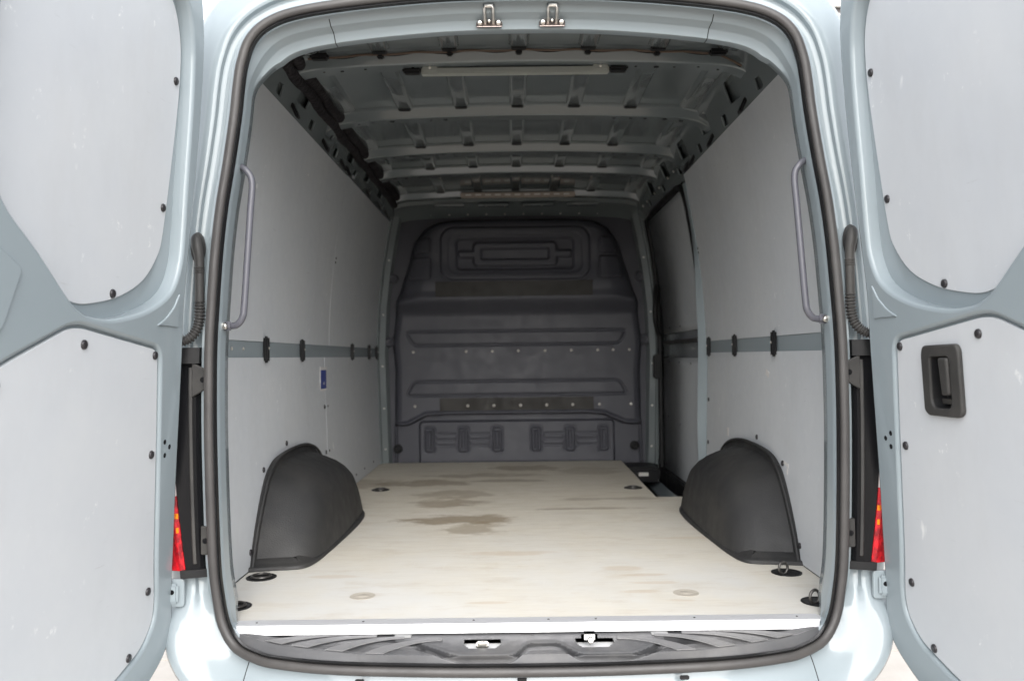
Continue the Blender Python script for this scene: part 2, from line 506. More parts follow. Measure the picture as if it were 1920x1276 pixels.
# ------------------------------------------------------------------ inner walls, roof, floor
def wall_grid(name, side, ya, yb, za, zb, off, t, mat, parent, ny=2, nz=24, rc=0.0):
    """curved board following the body side; front face plus rim"""
    V, Fc = [], []
    zs = [za + (zb - za) * k / nz for k in range(nz + 1)]
    ys = [ya + (yb - ya) * k / ny for k in range(ny + 1)]
    for lay in (0, 1):
        for y in ys:
            for z in zs:
                V.append((side * (wx(z) + off + lay * t), y, z))
    W = nz + 1; L = (ny + 1) * W
    def q(a, b, c, d): Fc.append((a, b, c, d) if side < 0 else (d, c, b, a))
    for i in range(ny):
        for k in range(nz):
            a = i * W + k; q(a, a + W, a + W + 1, a + 1)
    per = [(0, k) for k in range(nz)] + [(i, nz) for i in range(ny)] + [(ny, k) for k in range(nz, 0, -1)] + [(i, 0) for i in range(ny, 0, -1)]
    for j in range(len(per)):
        a = per[j][0] * W + per[j][1]; b = per[(j + 1) % len(per)]; b = b[0] * W + b[1]
        q(a, b, b + L, a + L)
    o = mesh_obj(name, V, Fc, mat, parent, 40); recalc(o.data)
    return o

wall_grid('inner_wall', -1, .16, 3.34, -.10, 1.60, .010, .004, M['paint_shaded'], van, 2, 30)
wall_grid('inner_wall', 1, .16, 1.90, -.10, 1.60, .010, .004, M['paint_shaded'], van, 2, 30)
wall_grid('inner_wall', 1, 3.13, 3.34, -.30, 1.60, .000, .004, M['paint_shaded'], van, 2, 30)

# roof sheet with longitudinal beads
XS = np.linspace(-.785, .785, 61)
V, Fc = [], []
for y in (.17, 3.4):
    for x in XS: V.append((x, y, roof_z(x)))
n = len(XS)
for k in range(n - 1): Fc.append((k, k + 1, n + k + 1, n + k))
mesh_obj('roof_sheet', V, Fc, M['paint_shaded'], van, 60)
bows_y = [.646, 1.27, 1.87, 2.33, 2.97]
bay_ends = [(.18, .62)] + [(bows_y[i] + .09, bows_y[i + 1] - .015) for i in range(4)] + [(3.07, 3.30)]
bead_x = [-.69, -.46, -.23, 0, .23, .46, .69]
for (ya, yb) in bay_ends:
    Lb = yb - ya
    me = None
    for bx in bead_x:
        z0 = roof_z(bx); z1 = roof_z(bx + .02) ; sl = (roof_z(bx + .03) - roof_z(bx - .03)) / .06
        V = []
        prof = [(-.034, .001), (-.027, -.013), (-.022, -.017), (.022, -.017), (.027, -.013), (.034, .001)]
        for (y, s) in ((ya, .0), (ya + .02, 1.), (yb - .03, 1.), (yb - .004, .35)):
            for (dx, dz) in prof: V.append((bx + dx, y, z0 + sl * dx + (dz if s > 0 else .001) * (s if s > 0 else 1)))
        Fc = []
        for i in range(3):
            for k in range(5): Fc.append((i * 6 + k, i * 6 + k + 1, (i + 1) * 6 + k + 1, (i + 1) * 6 + k))
        o = mesh_obj('roof_bead', V, Fc, M['paint_shaded'], van, 30); recalc(o.data)
        # dark damping pad where the bead meets the bow
        if abs(bx) < .6:
            box('damping_pad', (bx, yb - .010, z0 - .013), (.05, .028, .012), M['black'], o, .003)

def bow(y0, depth=.085, drop=.041, holes=True):
    xs = [(-.80 + 1.60 * k / 64) for k in range(65)]
    V = []
    P = 8
    for x in xs:
        a = abs(x); zr = roof_z(x)
        end = sstep(.735, .80, a)
        zb = zr - drop - .012 * end
        prof = [(y0 - .022, zr - .001), (y0 - .004, zr - .003), (y0 + .002, zr - .008), (y0 + .012, zb + .004), (y0 + .017, zb), (y0 + depth - .005, zb), (y0 + depth, zb + .005), (y0 + depth + .012, zr)]
        for (y, z) in prof: V.append((x, y, z))
    Fc = []
    for i in range(64):
        for k in range(P - 1): Fc.append((i * P + k, i * P + k + 1, (i + 1) * P + k + 1, (i + 1) * P + k))
    Fc.append(tuple(range(P))); Fc.append(tuple(range(64 * P, 65 * P)))
    o = mesh_obj('roof_bow', V, Fc, M['paint_shaded'], van, 28); recalc(o.data)
    if holes:
        for hx in (-.66, -.60, -.52, -.36, -.30, .40, .47, .53, .61, .68):
            put('hole_plug', DOT, (hx, y0 + .05 + random.uniform(-.01, .01), roof_z(hx) - drop - .0006), (0, 0, -1), o, random.choice((.8, 1.1, 1.6)))
    # end brackets onto the cant rail
    for s in (-1, 1):
        rings = []
        for (x, z, w) in ((.735, 1.652, .0), (.775, 1.628, .004), (.806, 1.588, .008)):
            zr = z
            rings.append([Vector((s * x, y0 + .006 - w, zr)), Vector((s * x, y0 + .018, zr - .014)), Vector((s * x, y0 + depth - .008, zr - .014)), Vector((s * x, y0 + depth + w, zr)),
                          Vector((s * (x + .012), y0 + depth + w, zr + .05)), Vector((s * (x + .012), y0 - w, zr + .05))])
        lo = loft('end_bracket', rings, M['paint_shaded'], o, True, 30); recalc(lo.data)
    return o
bows = [bow(y) for y in bows_y]

# cant rails: inclined strips between wall boards and roof, with real openings
rail_v = Vector((.808 - .725, 0, 1.530 - 1.690)); RL = rail_v.length; rail_v.normalize()
def rail_map(side):
    nn = Vector((-(1.690 - 1.530), 0, -(.808 - .725))).normalized()      # towards the load bay
    def f(u, v, w):
        p = Vector((.725, 0, 1.690)) + rail_v * v + nn * w
        return (side * p.x, u, p.z)
    return f
for side in (-1, 1):
    holes = []
    y = .34
    big = True
    while y < 2.9:
        if big: holes.append(fillet([(y, .045), (y + .13, .04), (y + .16, .115), (y + .03, .125)], .018, 3))
        else: holes.append(fillet([(y, .125), (y + .06, .12), (y + .075, .158), (y + .01, .160)], .012, 3))
        y += .24 if big else .19
        big = not big
    o = plate('cant_rail', [(.21, .0), (3.30, .0), (3.30, RL + .01), (.21, RL + .01)], holes, .008, .001, rail_map(side), M['paint_shaded'], van, 0)
    f = rail_map(side)
    V = [f(.26, 0, -.03), f(3.3, 0, -.03), f(3.3, RL, -.03), f(.26, RL, -.03)]
    mesh_obj('rail_back', V, [(0, 1, 2, 3)], M['paint_shaded'], o, 0)
    for yc in (.28, .78, 1.25, 1.60, 1.72) + ((2.25, 2.6, 2.9) if side < 0 else ()):
        c = Vector(f(yc, RL - .030, .006))
        b = box('board_clip', c, (.012, .034, .085), M['black'], o, .004, Matrix.Rotation(side * R(24), 4, 'Y'))
    for yc in (2.0, 2.15, 2.4, 2.55, 2.8, 2.95):
        if side > 0: put('rivet', RIVET, f(yc, .12, .001), (-.85, 0, -.5), o)

# black fleece-wrapped wiring loom on the left rail
rng = random.Random(3)
for pas, (v0, w0, r0) in enumerate(((.030, .006, .022), (.070, .004, .019))):
    f = rail_map(-1); path = []; rad = []
    N = 90
    for k in range(N + 1):
        y = .24 + (3.05 - .24) * k / N
        path.append(f(y, v0 + .004 * math.sin(k * .5 + pas), w0))
        rad.append(r0 * (1 + .07 * math.sin(k * .8 + pas * 2)) + rng.uniform(-.0015, .0015))
    o = tube('wiring_loom', path, rad, M['fleece'], van, 12)
    if pas == 0: o['label'] = 'black fleece wrapped wiring loom under the left roof edge'
for s in (1,):
    f = rail_map(1)
    box('cable_grommet', f(.30, .05, .010), (.02, .05, .06), M['black'], van, .006)

# rear cable along the first bow, with its clips
path = []
for k in range(61):
    x = -.70 + 1.44 * k / 60
    path.append((x, .628, roof_z(x) - .013 - .004 * abs(math.sin(k * .42)) - (.03 * max(0, (x - .66)) / .08)))
o = tube('lamp_cable', path, .0036, M['copper'], van, 6)
path2 = [(p[0], p[1] + .012, p[2] + .003 + .003 * math.sin(i * .9)) for i, p in enumerate(path)]
tube('lamp_cable', path2, .003, M['black'], van, 6)
for bx in bead_x[1:-1]:
    box('cable_clip', (bx, .634, roof_z(bx) - .020), (.022, .02, .016), M['black'], o, .004)
box('cable_clip', (-.655, .60, roof_z(.655) - .022), (.06, .03, .02), M['black'], o, .006)
box('cable_clip', (.655, .60, roof_z(.655) - .022), (.06, .03, .02), M['black'], o, .006)

# load-bay lamps
zb = 1.705 - .041
lamp = box('load_lamp', (-.012, .712, zb - .016), (.64, .034, .020), M['light_cover'], van, .003)
lamp['label'] = 'long grey lamp bar on the rearmost roof bow'
for s in (-1, 1):
    box('lamp_end', (-.012 + s * .352, .712, zb - .012), (.066, .040, .020), M['black'], lamp, .008)
    box('lamp_ear', (-.012 + s * .290, .700, zb - .006), (.05, .02, .030), M['light_cover'], lamp, .003)
    put('bolt', BOLT, (-.012 + s * .290, .690, zb - .008), (0, -1, -.3), lamp, .5)
lamp2 = box('load_lamp', (.012, 2.955, 1.662), (.70, .03, .03), M['light_beige'], van, .004)
lamp2['label'] = 'beige lamp bar on the foremost roof bow'
for k in range(11):
    box('lamp_segment', (-.29 + k * .06, 2.938, 1.662), (.036, .004, .010), M['paper'], lamp2, .001)

# belt rails with their black clips
for side in (-1, 1):
    ye = 3.17 if side < 0 else 1.86
    o = wall_grid('belt_rail', side, .09, ye, .676, .738, .004, .004, M['paint'], van, 2, 4)
    for yc in ((.78, 1.275, 2.33, 2.85, 3.12) if side < 0 else (.82, 1.335, 1.785)):
        c = box('board_clip', (side * (.897 - .008), yc, .708), (.016, .032, .092), M['black'], o, .006)
        put('small_screw', RIVET, (side * .880, yc, .712), (-side, 0, 0), c, .7)
    for yc in (.45, .56):
        if side < 0: put('rivet', RIVET, (side * .8985, yc, .708), (-side, 0, 0), o, .8)

# ------------------------------------------------------------------ wall boards
def screws(o, side, pts, me=SMALL):
    for (y, z) in pts: put('screw', me, (side * wx(z), y, z), (-side, 0, .02), o)
o = wall_grid('wall_board', -1, .10, 1.797, .735, 1.535, 0, .008, M['panel_in'], van)
o['label'] = 'upper left wall board next to the grab handle'
o = wall_grid('wall_board', -1, 1.803, 3.165, .735, 1.565, 0, .008, M['panel_in'], van)
screws(o, -1, [(1.83, 1.15), (1.83, 1.13)])
o = wall_grid('wall_board', -1, .10, 1.690, .004, .680, 0, .008, M['panel_in'], van)
screws(o, -1, [(.335, .058), (.555, .058), (.722, .298), (1.014, .358), (1.66, .455), (1.66, .25)], SCREW)
o = wall_grid('wall_board', -1, 1.696, 3.165, .004, .680, 0, .008, M['panel_in'], van)
screws(o, -1, [(1.73, .455), (1.73, .25), (2.35, .05), (2.6, .05), (2.9, .05)])
o = wall_grid('wall_board', 1, .10, 1.872, .735, 1.55, 0, .008, M['panel_in'], van)
screws(o, 1, [(1.86, 1.18), (1.86, 1.16)])
o = wall_grid('wall_board', 1, .10, 1.835, .004, .680, 0, .008, M['panel_in'], van)
screws(o, 1, [(.335, .058), (.555, .058), (.73, .298), (1.03, .358), (1.80, .46), (1.80, .26)], SCREW)
# paper remnants and marks on the right board, sticker on the left one
for (y, z, a, b) in ((.70, .30, .04, .010), (.68, .285, .008, .04)):
    mtx = Matrix.Rotation(R(12), 4, 'X')
    box('torn_label', (wx(z) - .0004, y, z), (.0012, a, b), M['paper'], o, 0, mtx)
box('torn_label', (wx(.60) - .0004, .91, .60), (.0012, .035, .022), M['paper'], o, 0, Matrix.Rotation(R(20), 4, 'X'))
box('torn_label', (wx(.34) - .0004, 1.45, .34), (.0012, .03, .035), M['paper'], o, 0)
st = box('sticker', (-(wx(.58) - .0008), 1.657, .582), (.0016, .130, .108), M['paper'], van, 0)
st['label'] = 'small upright blue and white sticker on the left wall board'
box('blue_field', (-(wx(.58) - .0020), 1.657, .580), (.0008, .108, .084), M['blue'], st, 0)
box('print_mark', (-(wx(.57) - .0026), 1.660, .562), (.0006, .018, .012), M['clad'], st, 0)

# ------------------------------------------------------------------ floor
fl = plate('floor_board', [(-.875, .0), (.878, .0), (.883, 1.5150), (-.883, 1.5150)], [], .012, .0012, lambda u, v, w: (u, v, w), M['wood'], van, 0)
fl['label'] = 'rear plywood floor board between the wheel arches'
fl2 = plate('floor_board', [(-.885, 1.5168), (.883, 1.5168), (.883, 1.838), (.640, 1.838), (.657, 3.215), (-.885, 3.215)], [], .012, .0008, lambda u, v, w: (u, v, w - .0002), M['wood'], van, 0)
fl2['label'] = 'front plywood floor board with darker water stains'
mesh_obj('floor_pan', [(-.93, .02, -.016), (.93, .02, -.016), (.93, 1.86, -.016), (.648, 1.86, -.016), (.648, 3.3, -.016), (-.93, 3.3, -.016)],
         [(0, 1, 2, 3, 4, 5)], M['paint_shaded'], van, 0)

# recessed lashing rings: dished cup, rim and folding ring
def lash(x, y, kind, par):
    if kind == 'flat':
        me = lathe_me('floor_plate', [(.036, .0004), (.036, .0012), (.031, .0016), (.028, .0009), (.012, .0009), (.010, .0018), (.002, .0022)], M['bezel_w'], 24)
        put('floor_plate', me, (x, y, 0), (0, 0, 1), par); return
    me = lathe_me('ring_cup', [(.046, .0003), (.046, .0022), (.041, .0030), (.038, .0010), (.034, .0008), (.030, .0007), (.002, .0007)], M['black'], 24)
    c = put('lashing_cup', me, (x, y, 0), (0, 0, 1), par)
    tube('lashing_ring', [(.028 * math.cos(a), .028 * math.sin(a), .005 + (.0 if kind != 'up' else .0)) for a in [2 * math.pi * k / 20 for k in range(21)]] if kind == 'down' else
         [(.015 * math.cos(a) + .014, .006 * math.cos(a) + .012, .018 + .018 * math.sin(a)) for a in [2 * math.pi * k / 20 for k in range(21)]], .0042, M['steel_dark'], c, 8)
M['bezel_w'] = pm('worn_floor_metal', (0.46, 0.42, 0.36), .5, .1)
M['steel_dark'] = pm('dark_steel', (0.10, 0.095, 0.09), .35, .7)
lash(-.818, .471, 'down', fl); lash(-.800, .170, 'down', fl); lash(.800, .452, 'up', fl); lash(.786, .150, 'up', fl)
lash(-.466, .257, 'flat', fl); lash(.449, .250, 'flat', fl)
lash(-.715, 2.14, 'down', fl2); lash(.571, 2.11, 'down', fl2)

# aluminium edge strip
st = plate('edge_strip', [(-.742, .035), (-.748, .015), (-.735, -.012), (.730, -.012), (.745, .012), (.735, .035)], [], .006, .002, lambda u, v, w: (u, v, w + .006), M['alu'], van, 0)
st['label'] = 'bright aluminium edge strip along the rear of the floor'
mesh_obj('strip_nose', [(-.735, -.0125, .004), (.730, -.0125, .004), (.726, -.015, -.017), (-.731, -.015, -.017)], [(0, 1, 2, 3)], M['alu'], st, 0)
for x in (-.69, -.42, -.14, .05, .17, .42, .68):
    put('small_screw', SMALL, (x, .012, .0060), (0, 0, 1), st, .45)

# ------------------------------------------------------------------ wheel arch covers
def wheel_arch(side):
    prof = [(.575, .0), (.608, .070), (.665, .155), (.735, .235), (.79, .272), (.87, .297), (1.0, .308), (1.13, .310), (1.27, .300), (1.40, .272), (1.50, .22), (1.58, .12), (1.63, .0)]
    pr = crom([(a, b, 0) for a, b in prof], 5)
    yc = 1.10
    rings = []
    # (inward distance from the wall, scale along the van, scale in height)
    for (d, sy, sz) in ((-.012, 1.06, 1.075), (.010, 1.062, 1.078), (.015, 1.05, 1.06), (.017, 1.00, 1.0), (.045, .985, .975), (.085, .965, .935), (.120, .94, .89), (.150, .905, .83),
                        (.172, .86, .755), (.186, .79, .655), (.194, .68, .52), (.199, .50, .36), (.203, .25, .16), (.205, .03, .02)):
        ring = []
        for p in pr:
            y = yc + (p.x - yc) * sy
            z = p.y * sz
            lean = .024 * (1 - min(1, z / .31)) * min(1, d / .17)
            x = .886 - d * .92 - lean if d > 0 else .886
            ring.append(Vector((side * x, y, max(z, 0.0) + .001)))
        rings.append(ring)
    o = loft('wheel_arch_cover', rings, M['arch'], van, False, 50, side > 0); recalc(o.data)
    o['label'] = ('left' if side < 0 else 'right') + ' black grained plastic wheel arch cover'
    # rim lying on the floor
    base = crom([(.884, .540), (.80, .560), (.745, .568), (.714, .592), (.697, .68), (.687, .85), (.677, 1.10), (.676, 1.32), (.695, 1.50), (.76, 1.63), (.884, 1.665)], 5)
    V, Fc = [], []
    sec = [(-.012, .001), (-.012, .008), (-.006, .014), (.006, .014), (.016, .022), (.040, .030)]
    L = len(base)
    for i, p in enumerate(base):
        tg = (base[min(i + 1, L - 1)] - base[max(i - 1, 0)]).normalized()
        nn = Vector((tg.y, -tg.x))
        if nn.x < 0 and abs(nn.x) > .3: nn = -nn
        if i < L / 3 and nn.y < 0: nn = -nn
        if i > 2 * L / 3 and nn.y > 0: nn = -nn
        for (dd, h) in sec: V.append((side * (p.x + nn.x * dd), p.y + nn.y * dd, h))
    K = len(sec)
    for i in range(L - 1):
        for k in range(K - 1): Fc.append((i * K + k, i * K + k + 1, (i + 1) * K + k + 1, (i + 1) * K + k))
    b = mesh_obj('floor_rim', V, Fc, M['arch'], o, 60); recalc(b.data)
    # bead on the wall flange
    pth = [(side * .869, yc + (p.x - yc) * 1.058, p.y * 1.07 + .004) for p in pr]
    tube('wall_rim', pth, .0055, M['arch'], o, 8)
wheel_arch(-1); wheel_arch(1)

# ------------------------------------------------------------------ grab handles
for side in (-1, 1):
    pth = crom([(side * .758, .035, 1.172), (side * .735, .025, 1.172), (side * .712, .020, 1.158), (side * .698, .020, 1.128), (side * .703, .020, 1.05),
                (side * .712, .020, .92), (side * .720, .020, .81), (side * .724, .020, .783), (side * .738, .022, .764), (side * .757, .028, .760), (side * .780, .036, .760)], 5)
    o = tube('grab_handle', pth, .0088, M['handle'], van, 12)
    for (x, z) in ((.742, 1.172), (.766, .760)):
        f = box('handle_foot', (side * x, .022, z), (.036, .016, .024), M['handle'], o, .007)
        put('bolt', BOLT, (side * (x + .003), .012, z), (0, -1, 0), o, .85)

# ------------------------------------------------------------------ header strikers
for k, (x, z) in enumerate(((-.083, 1.538), (.080, 1.538))):
    y = .034
    o = plate('door_striker', fillet([(-.034, -.012), (.034, -.012), (.034, .004), (.016, .010), (-.016, .010), (-.034, .004)], .004, 3), [], .006, .0015,
              lambda u, v, w, x=x, z=z, y=y: (x + u, y - w - .004 + v * .4, z + v), M['brass'], van, 0)
    tube('striker_loop', [(x - .011, y, z - .002), (x - .011, y - .030, z + .004), (x - .011, y - .046, z + .020), (x - .009, y - .047, z + .026), (x + .009, y - .047, z + .026),
                          (x + .011, y - .046, z + .020), (x + .011, y - .030, z + .004), (x + .011, y, z - .002)], .0045, M['steel'], o, 8)
    for s in (-1, 1):
        put('bolt', BOLT, (x + s * .024, y - .010, z - .002), (0, -1, -.25), o, .62)
    put('bolt', BOLT, (x, y - .010, z + .002), (0, -1, -.25), o, .4)
    box('striker_stop', (x, -.0135 + .005, 1.5705), (.030, .006, .010), M['paint_shaded'], o, .002)
for s in (-1, 1):
    put('hole_plug', DOT, (s * .42, .0530, 1.531), (0, -.7, -.7), van, .8)
    put('hole_plug', DOT, (s * .715, .012, 1.27), (-s, -1, 0), van, .4)

# ------------------------------------------------------------------ bulkhead (moulded partition)
def sd_poly(X, Z, P):
    P = np.array([(p[0], p[1]) for p in P]); d = np.full(X.shape, 1e9); s = np.ones(X.shape)
    for i in range(len(P)):
        a, b = P[i], P[i - 1]
        ex, ez = b - a; wxx, wz = X - a[0], Z - a[1]
        t = np.clip((wxx * ex + wz * ez) / (ex * ex + ez * ez + 1e-12), 0, 1)
        d = np.minimum(d, (wxx - ex * t) ** 2 + (wz - ez * t) ** 2)
        c1, c2, c3 = Z >= a[1], Z < b[1], ex * wz > ez * wxx
        s = np.where((c1 & c2 & c3) | (~c1 & ~c2 & ~c3), -s, s)
    return s * np.sqrt(d)
def sd_rr(X, Z, cx, cz, hx, hz, r):
    qx, qz = np.abs(X - cx) - hx + r, np.abs(Z - cz) - hz + r
    return np.minimum(np.maximum(qx, qz), 0) + np.hypot(np.maximum(qx, 0), np.maximum(qz, 0)) - r
def sm(a, b, x):
    t = np.clip((x - a) / (b - a), 0, 1); return t * t * (3 - 2 * t)
def bulk():
    st = .0052
    xs = np.arange(-.845, .8451, st); zs = np.arange(-.02, 1.60, st)
    X, Z = np.meshgrid(xs, zs)
    out = [(-.80, -.05), (.80, -.05), (.80, .22), (.795, .60), (.812, .77), (.775, 1.03), (.715, 1.24), (.672, 1.40), (.60, 1.50), (.50, 1.545), (.37, 1.558), (0, 1.562)]
    out = out + [(-x, z) for x, z in out[:1:-1][0:] if x > 0]
    d = -sd_poly(X, Z, fillet(out, .03, 4))                       # >0 inside
    Y = 3.20 - .085 * sm(.93, 1.045, Z) + .03 * sm(1.12, 1.30, Z)   # upper half stands forward of the lower
    Y += .012 * sm(1.045, 1.10, Z)
    # lower recess under a curved lip
    lip = [(-.78, -.1), (-.78, .235), (-.70, .240), (-.64, .270), (-.585, .298), (-.45, .305), (.45, .305), (.545, .296), (.62, .262), (.68, .236), (.78, .232), (.78, -.1)]
    dl = sd_poly(X, Z, lip)
    Y += .13 * sm(.008, -.008, dl) - .020 * np.exp(-((dl - .012) / .013) ** 2)
    foot = sd_rr(X, Z, -.01, .02, .63, .245, .03)
    Y -= .105 * sm(.010, -.010, foot)
    # side shoulders of the upper half
    sh = sm(1.0, 1.1, Z) * sm(.60, .78, np.abs(X) + .22 * (Z - 1.05))
    Y += .06 * sh
    def groove(dd, w=.0062, h=.011):
        nonlocal Y
        Y += h * np.exp(-(dd / w) ** 2)
    groove(sd_poly(X, Z, fillet([(-.715, .838), (.700, .838), (.652, .750), (-.665, .750)], .03, 4)))
    groove(sd_poly(X, Z, fillet([(-.668, .517), (.650, .517), (.700, .429), (-.715, .429)], .03, 4)))
    # blanked window with stepped rings
    r1 = sd_rr(X, Z, -.008, 1.330, .475, .168, .085)
    Y -= .016 * sm(.012, -.010, r1); groove(r1 - .004, .007, .008)
    r2 = sd_rr(X, Z, -.008, 1.330, .425, .130, .06); Y += .007 * sm(.008, -.008, r2)
    r3 = sd_rr(X, Z, -.008, 1.325, .372, .098, .03); Y += .022 * sm(.010, -.010, r3)
    bar = np.minimum(sd_rr(X, Z, -.008, 1.325, .36, .020, .01), sd_rr(X, Z, -.008, 1.325, .265, .074, .03)); Y -= .026 * sm(.010, -.008, bar)
    r4 = sd_rr(X, Z, -.008, 1.325, .215, .034, .012); Y += .022 * sm(.008, -.008, r4)
    for s in (-1, 1):
        for (cx, cz, hx, hz) in ((.595, 1.385, .052, .045), (.605, 1.240, .068, .068)):
            dd = sd_rr(X, Z, s * cx - .008, cz, hx, hz, .012); Y -= .020 * sm(.006, -.006, dd); groove(dd - .004, .006, .006)
    # ventilation bosses
    for cx in (-.57, -.354, -.137, .115, .332, .548):
        dd = sd_rr(X, Z, cx, .142, .028, .076, .015)
        Y -= .016 * sm(.008, -.006, dd); Y += .016 * sm(.004, -.008, dd + .016)
        groove(dd - .004, .006, .010)
    for (a, b) in ((-.57, -.354), (-.354, -.137), (.115, .332), (.332, .548)):
        for cz in (.105, .142, .178):
            seg = sd_rr(X, Z, (a + b) / 2, cz, .062, .002, .002); groove(np.abs(seg), .005, .007)
            for e in (-1, 1):
                seg = np.hypot(X - ((a + b) / 2 + e * .066), Z - (cz - .006)); Y -= .006 * np.exp(-(seg / .008) ** 2)
    # turned-back outer edge
    Y += .075 * sm(.030, -.006, d) ** 1.5 + .02 * sm(.06, .0, d)
    keep = d > -.004
    nx, nz = len(xs), len(zs)
    Y = np.minimum(Y, 3.262)
    V = np.stack([X, Y, Z], -1).reshape(-1, 3)
    Fc = []
    kk = keep
    for i in range(nz - 1):
        for j in range(nx - 1):
            if kk[i, j] and kk[i + 1, j] and kk[i, j + 1] and kk[i + 1, j + 1]:
                a = i * nx + j; Fc.append((a, a + 1, a + nx + 1, a + nx))
    me = bpy.data.meshes.new('bulkhead'); me.from_pydata(V.tolist(), [], Fc); me.materials.append(M['bulkhead'])
    bm = bmesh.new(); bm.from_mesh(me)
    bmesh.ops.delete(bm, geom=[v for v in bm.verts if not v.link_faces], context='VERTS')
    bm.to_mesh(me); bm.free()
    me.polygons.foreach_set('use_smooth', [True] * len(me.polygons)); me.update()
    o = link('bulkhead', me, van)
    o['label'] = 'dark grey moulded plastic bulkhead at the front of the load bay'
    def ysurf(x, z):
        j = int(round((x - xs[0]) / st)); i = int(round((z - zs[0]) / st)); return float(Y[i, j])
    for x in (-.667, -.329, -.161, .006, .177, .345, .515, .614, .717):
        put('rivet', RIVET, (x, ysurf(x, .709) - .001, .709), (0, -1, 0), o, 1.25)
    for x in (-.66, -.322, -.155, .016, .183, .350, .521, .722):
        put('rivet', RIVET, (x, (min(ysurf(q, z) for q in (-.45, 0, .45) for z in (.335, .35, .37, .41)) - .003 if -.5 < x < .48 else ysurf(x, .362) - .001), .362), (0, -1, 0), o, 1.35)
    y1 = min(ysurf(x, z) for x in (-.4, 0, .4) for z in (1.06, 1.10, 1.15))
    plate('tape_strip', [(-.515, 1.055), (.480, 1.055), (.480, 1.150), (-.515, 1.150)], [], .003, .0008, lambda u, v, w: (u, y1 - w, v), M['tape'], o, .003)
    y2 = min(ysurf(x, z) for x in (-.45, 0, .45) for z in (.335, .35, .37, .41))
    plate('tape_strip', [(-.500, .326), (.484, .326), (.484, .412), (-.500, .412)], [], .003, .0008, lambda u, v, w: (u, y2 - .0005 - w, v), M['tape'], o, .002)
    for s in (-1, 1):
        for (x, z) in ((.826, .775), (.798, 1.185)):
            me2 = lathe_me('eyelet', [(.034, 0), (.032, .018), (.022, .024), (.013, .022), (.012, .012), (.002, .012)], M['bulkhead'], 18)
            put('fixing_eyelet', me2, (s * x, 3.245, z), (0, -1, 0), o)
    me2 = lathe_me('eye', [(.030, 0), (.028, .014), (.018, .018), (.013, .016), (.012, .004), (.002, .004)], M['black'], 16)
    put('lashing_eye', me2, (-.775, 3.225, .09), (0, -1, 0), o); put('lashing_eye', me2, (.745, 3.225, .095), (0, -1, 0), o)
bulk()
# painted flange round the bulkhead
V = [(-.90, 3.268, -.02), (.90, 3.268, -.02), (.90, 3.268, 1.72), (-.90, 3.268, 1.72)]
fw = mesh_obj('bulkhead_flange', V, [(0, 1, 2, 3)], M['bulkhead'], van, 0)
for s in (-1, 1):
    o = loft('pillar_trim', [[Vector((s * x, y, z)) for (x, y) in ((wx(z) + .004, 3.165), (wx(z) - .006, 3.170), (wx(z) - .010, 3.20), (wx(z) - .045, 3.215), (wx(z) - .060, 3.262))] for z in (-.02, .3, .7, 1.0, 1.25, 1.45, 1.60)],
             M['paint_shaded'], van, False, 20)
    recalc(o.data)
    for z in (.09, .35, .62, .95, 1.3): put('rivet', RIVET, (s * (wx(z) - .028), 3.207, z), (0, -1, 0), o)
# cross beam above the bulkhead
V = []
for k in range(41):
    x = -.80 + 1.6 * k / 40; zr = roof_z(x)
    for (y, z) in ((3.05, zr - .002), (3.10, zr - .055), (3.20, zr - .075), (3.262, zr - .12)): V.append((x, y, z))
Fc = [(i * 4 + k, i * 4 + k + 1, (i + 1) * 4 + k + 1, (i + 1) * 4 + k) for i in range(40) for k in range(3)]
cb = mesh_obj('front_beam', V, Fc, M['paint_shaded'], van, 25); recalc(cb.data)
for k in range(10): put('rivet', RIVET, (-.55 + k * .12, 3.238, roof_z(.3) - .107), (0, -1, -.4), cb, .9)
for k in range(4):
    box('beam_stiffener', (-.42 + k * .28, 3.11, 1.630), (.20, .05, .016), M['paint_shaded'], cb, .006)

# ------------------------------------------------------------------ sliding door side (right, behind the long board)
XD = .925
def sdm(u, v, w): return (XD - .006 - w - .10 * (max(0, v - .72) / .85) ** 1.8, u, v)
V, Fc = [], []
for i in range(31):
    z = -.30 + 1.86 * i / 30
    for y in (1.93, 3.13): V.append(sdm(y, z, -.002))
for i in range(30): Fc.append((2 * i, 2 * i + 1, 2 * i + 3, 2 * i + 2))
o = mesh_obj('sliding_door', V, Fc, M['paint_shaded'], van, 40); recalc(o.data)
o['label'] = 'closed side sliding door with grey boards, seen from inside'
def sgrid(name, ya, yb, za, zb, mat, off):
    V, Fc = [], []
    for i in range(21):
        z = za + (zb - za) * i / 20
        for y in (ya, yb): V.append(sdm(y, z, off))
    for i in range(20): Fc.append((2 * i, 2 * i + 1, 2 * i + 3, 2 * i + 2))
    q = mesh_obj(name, V, Fc, mat, o, 40); recalc(q.data)
    md = q.modifiers.new('thick', 'SOLIDIFY'); md.thickness = .006; md.offset = 0
    return q
M['door_board'] = plastic('dark_board', (0.24, 0.25, 0.26), (0.27, 0.28, 0.29), .5, 300, .1)
ub = sgrid('door_board', 2.06, 3.02, .80, 1.50, M['door_board'], .008)
lb = sgrid('door_board', 2.06, 3.06, -.22, .655, M['door_board'], .008)
for (y, z) in ((2.25, .625), (2.55, .63), (2.85, .63), (2.55, .28), (2.3, -.02), (2.9, .30), (3.0, .0)): put('screw', SMALL, sdm(y, z, .014), (-1, 0, 0), lb)
for (y, z) in ((2.5, .83), (2.8, .83)): put('screw', SMALL, sdm(y, z, .014), (-1, 0, 0), ub)
box('door_rail', (XD - .018, 2.55, .745), (.02, .95, .022), M['bezel'], o, .006)
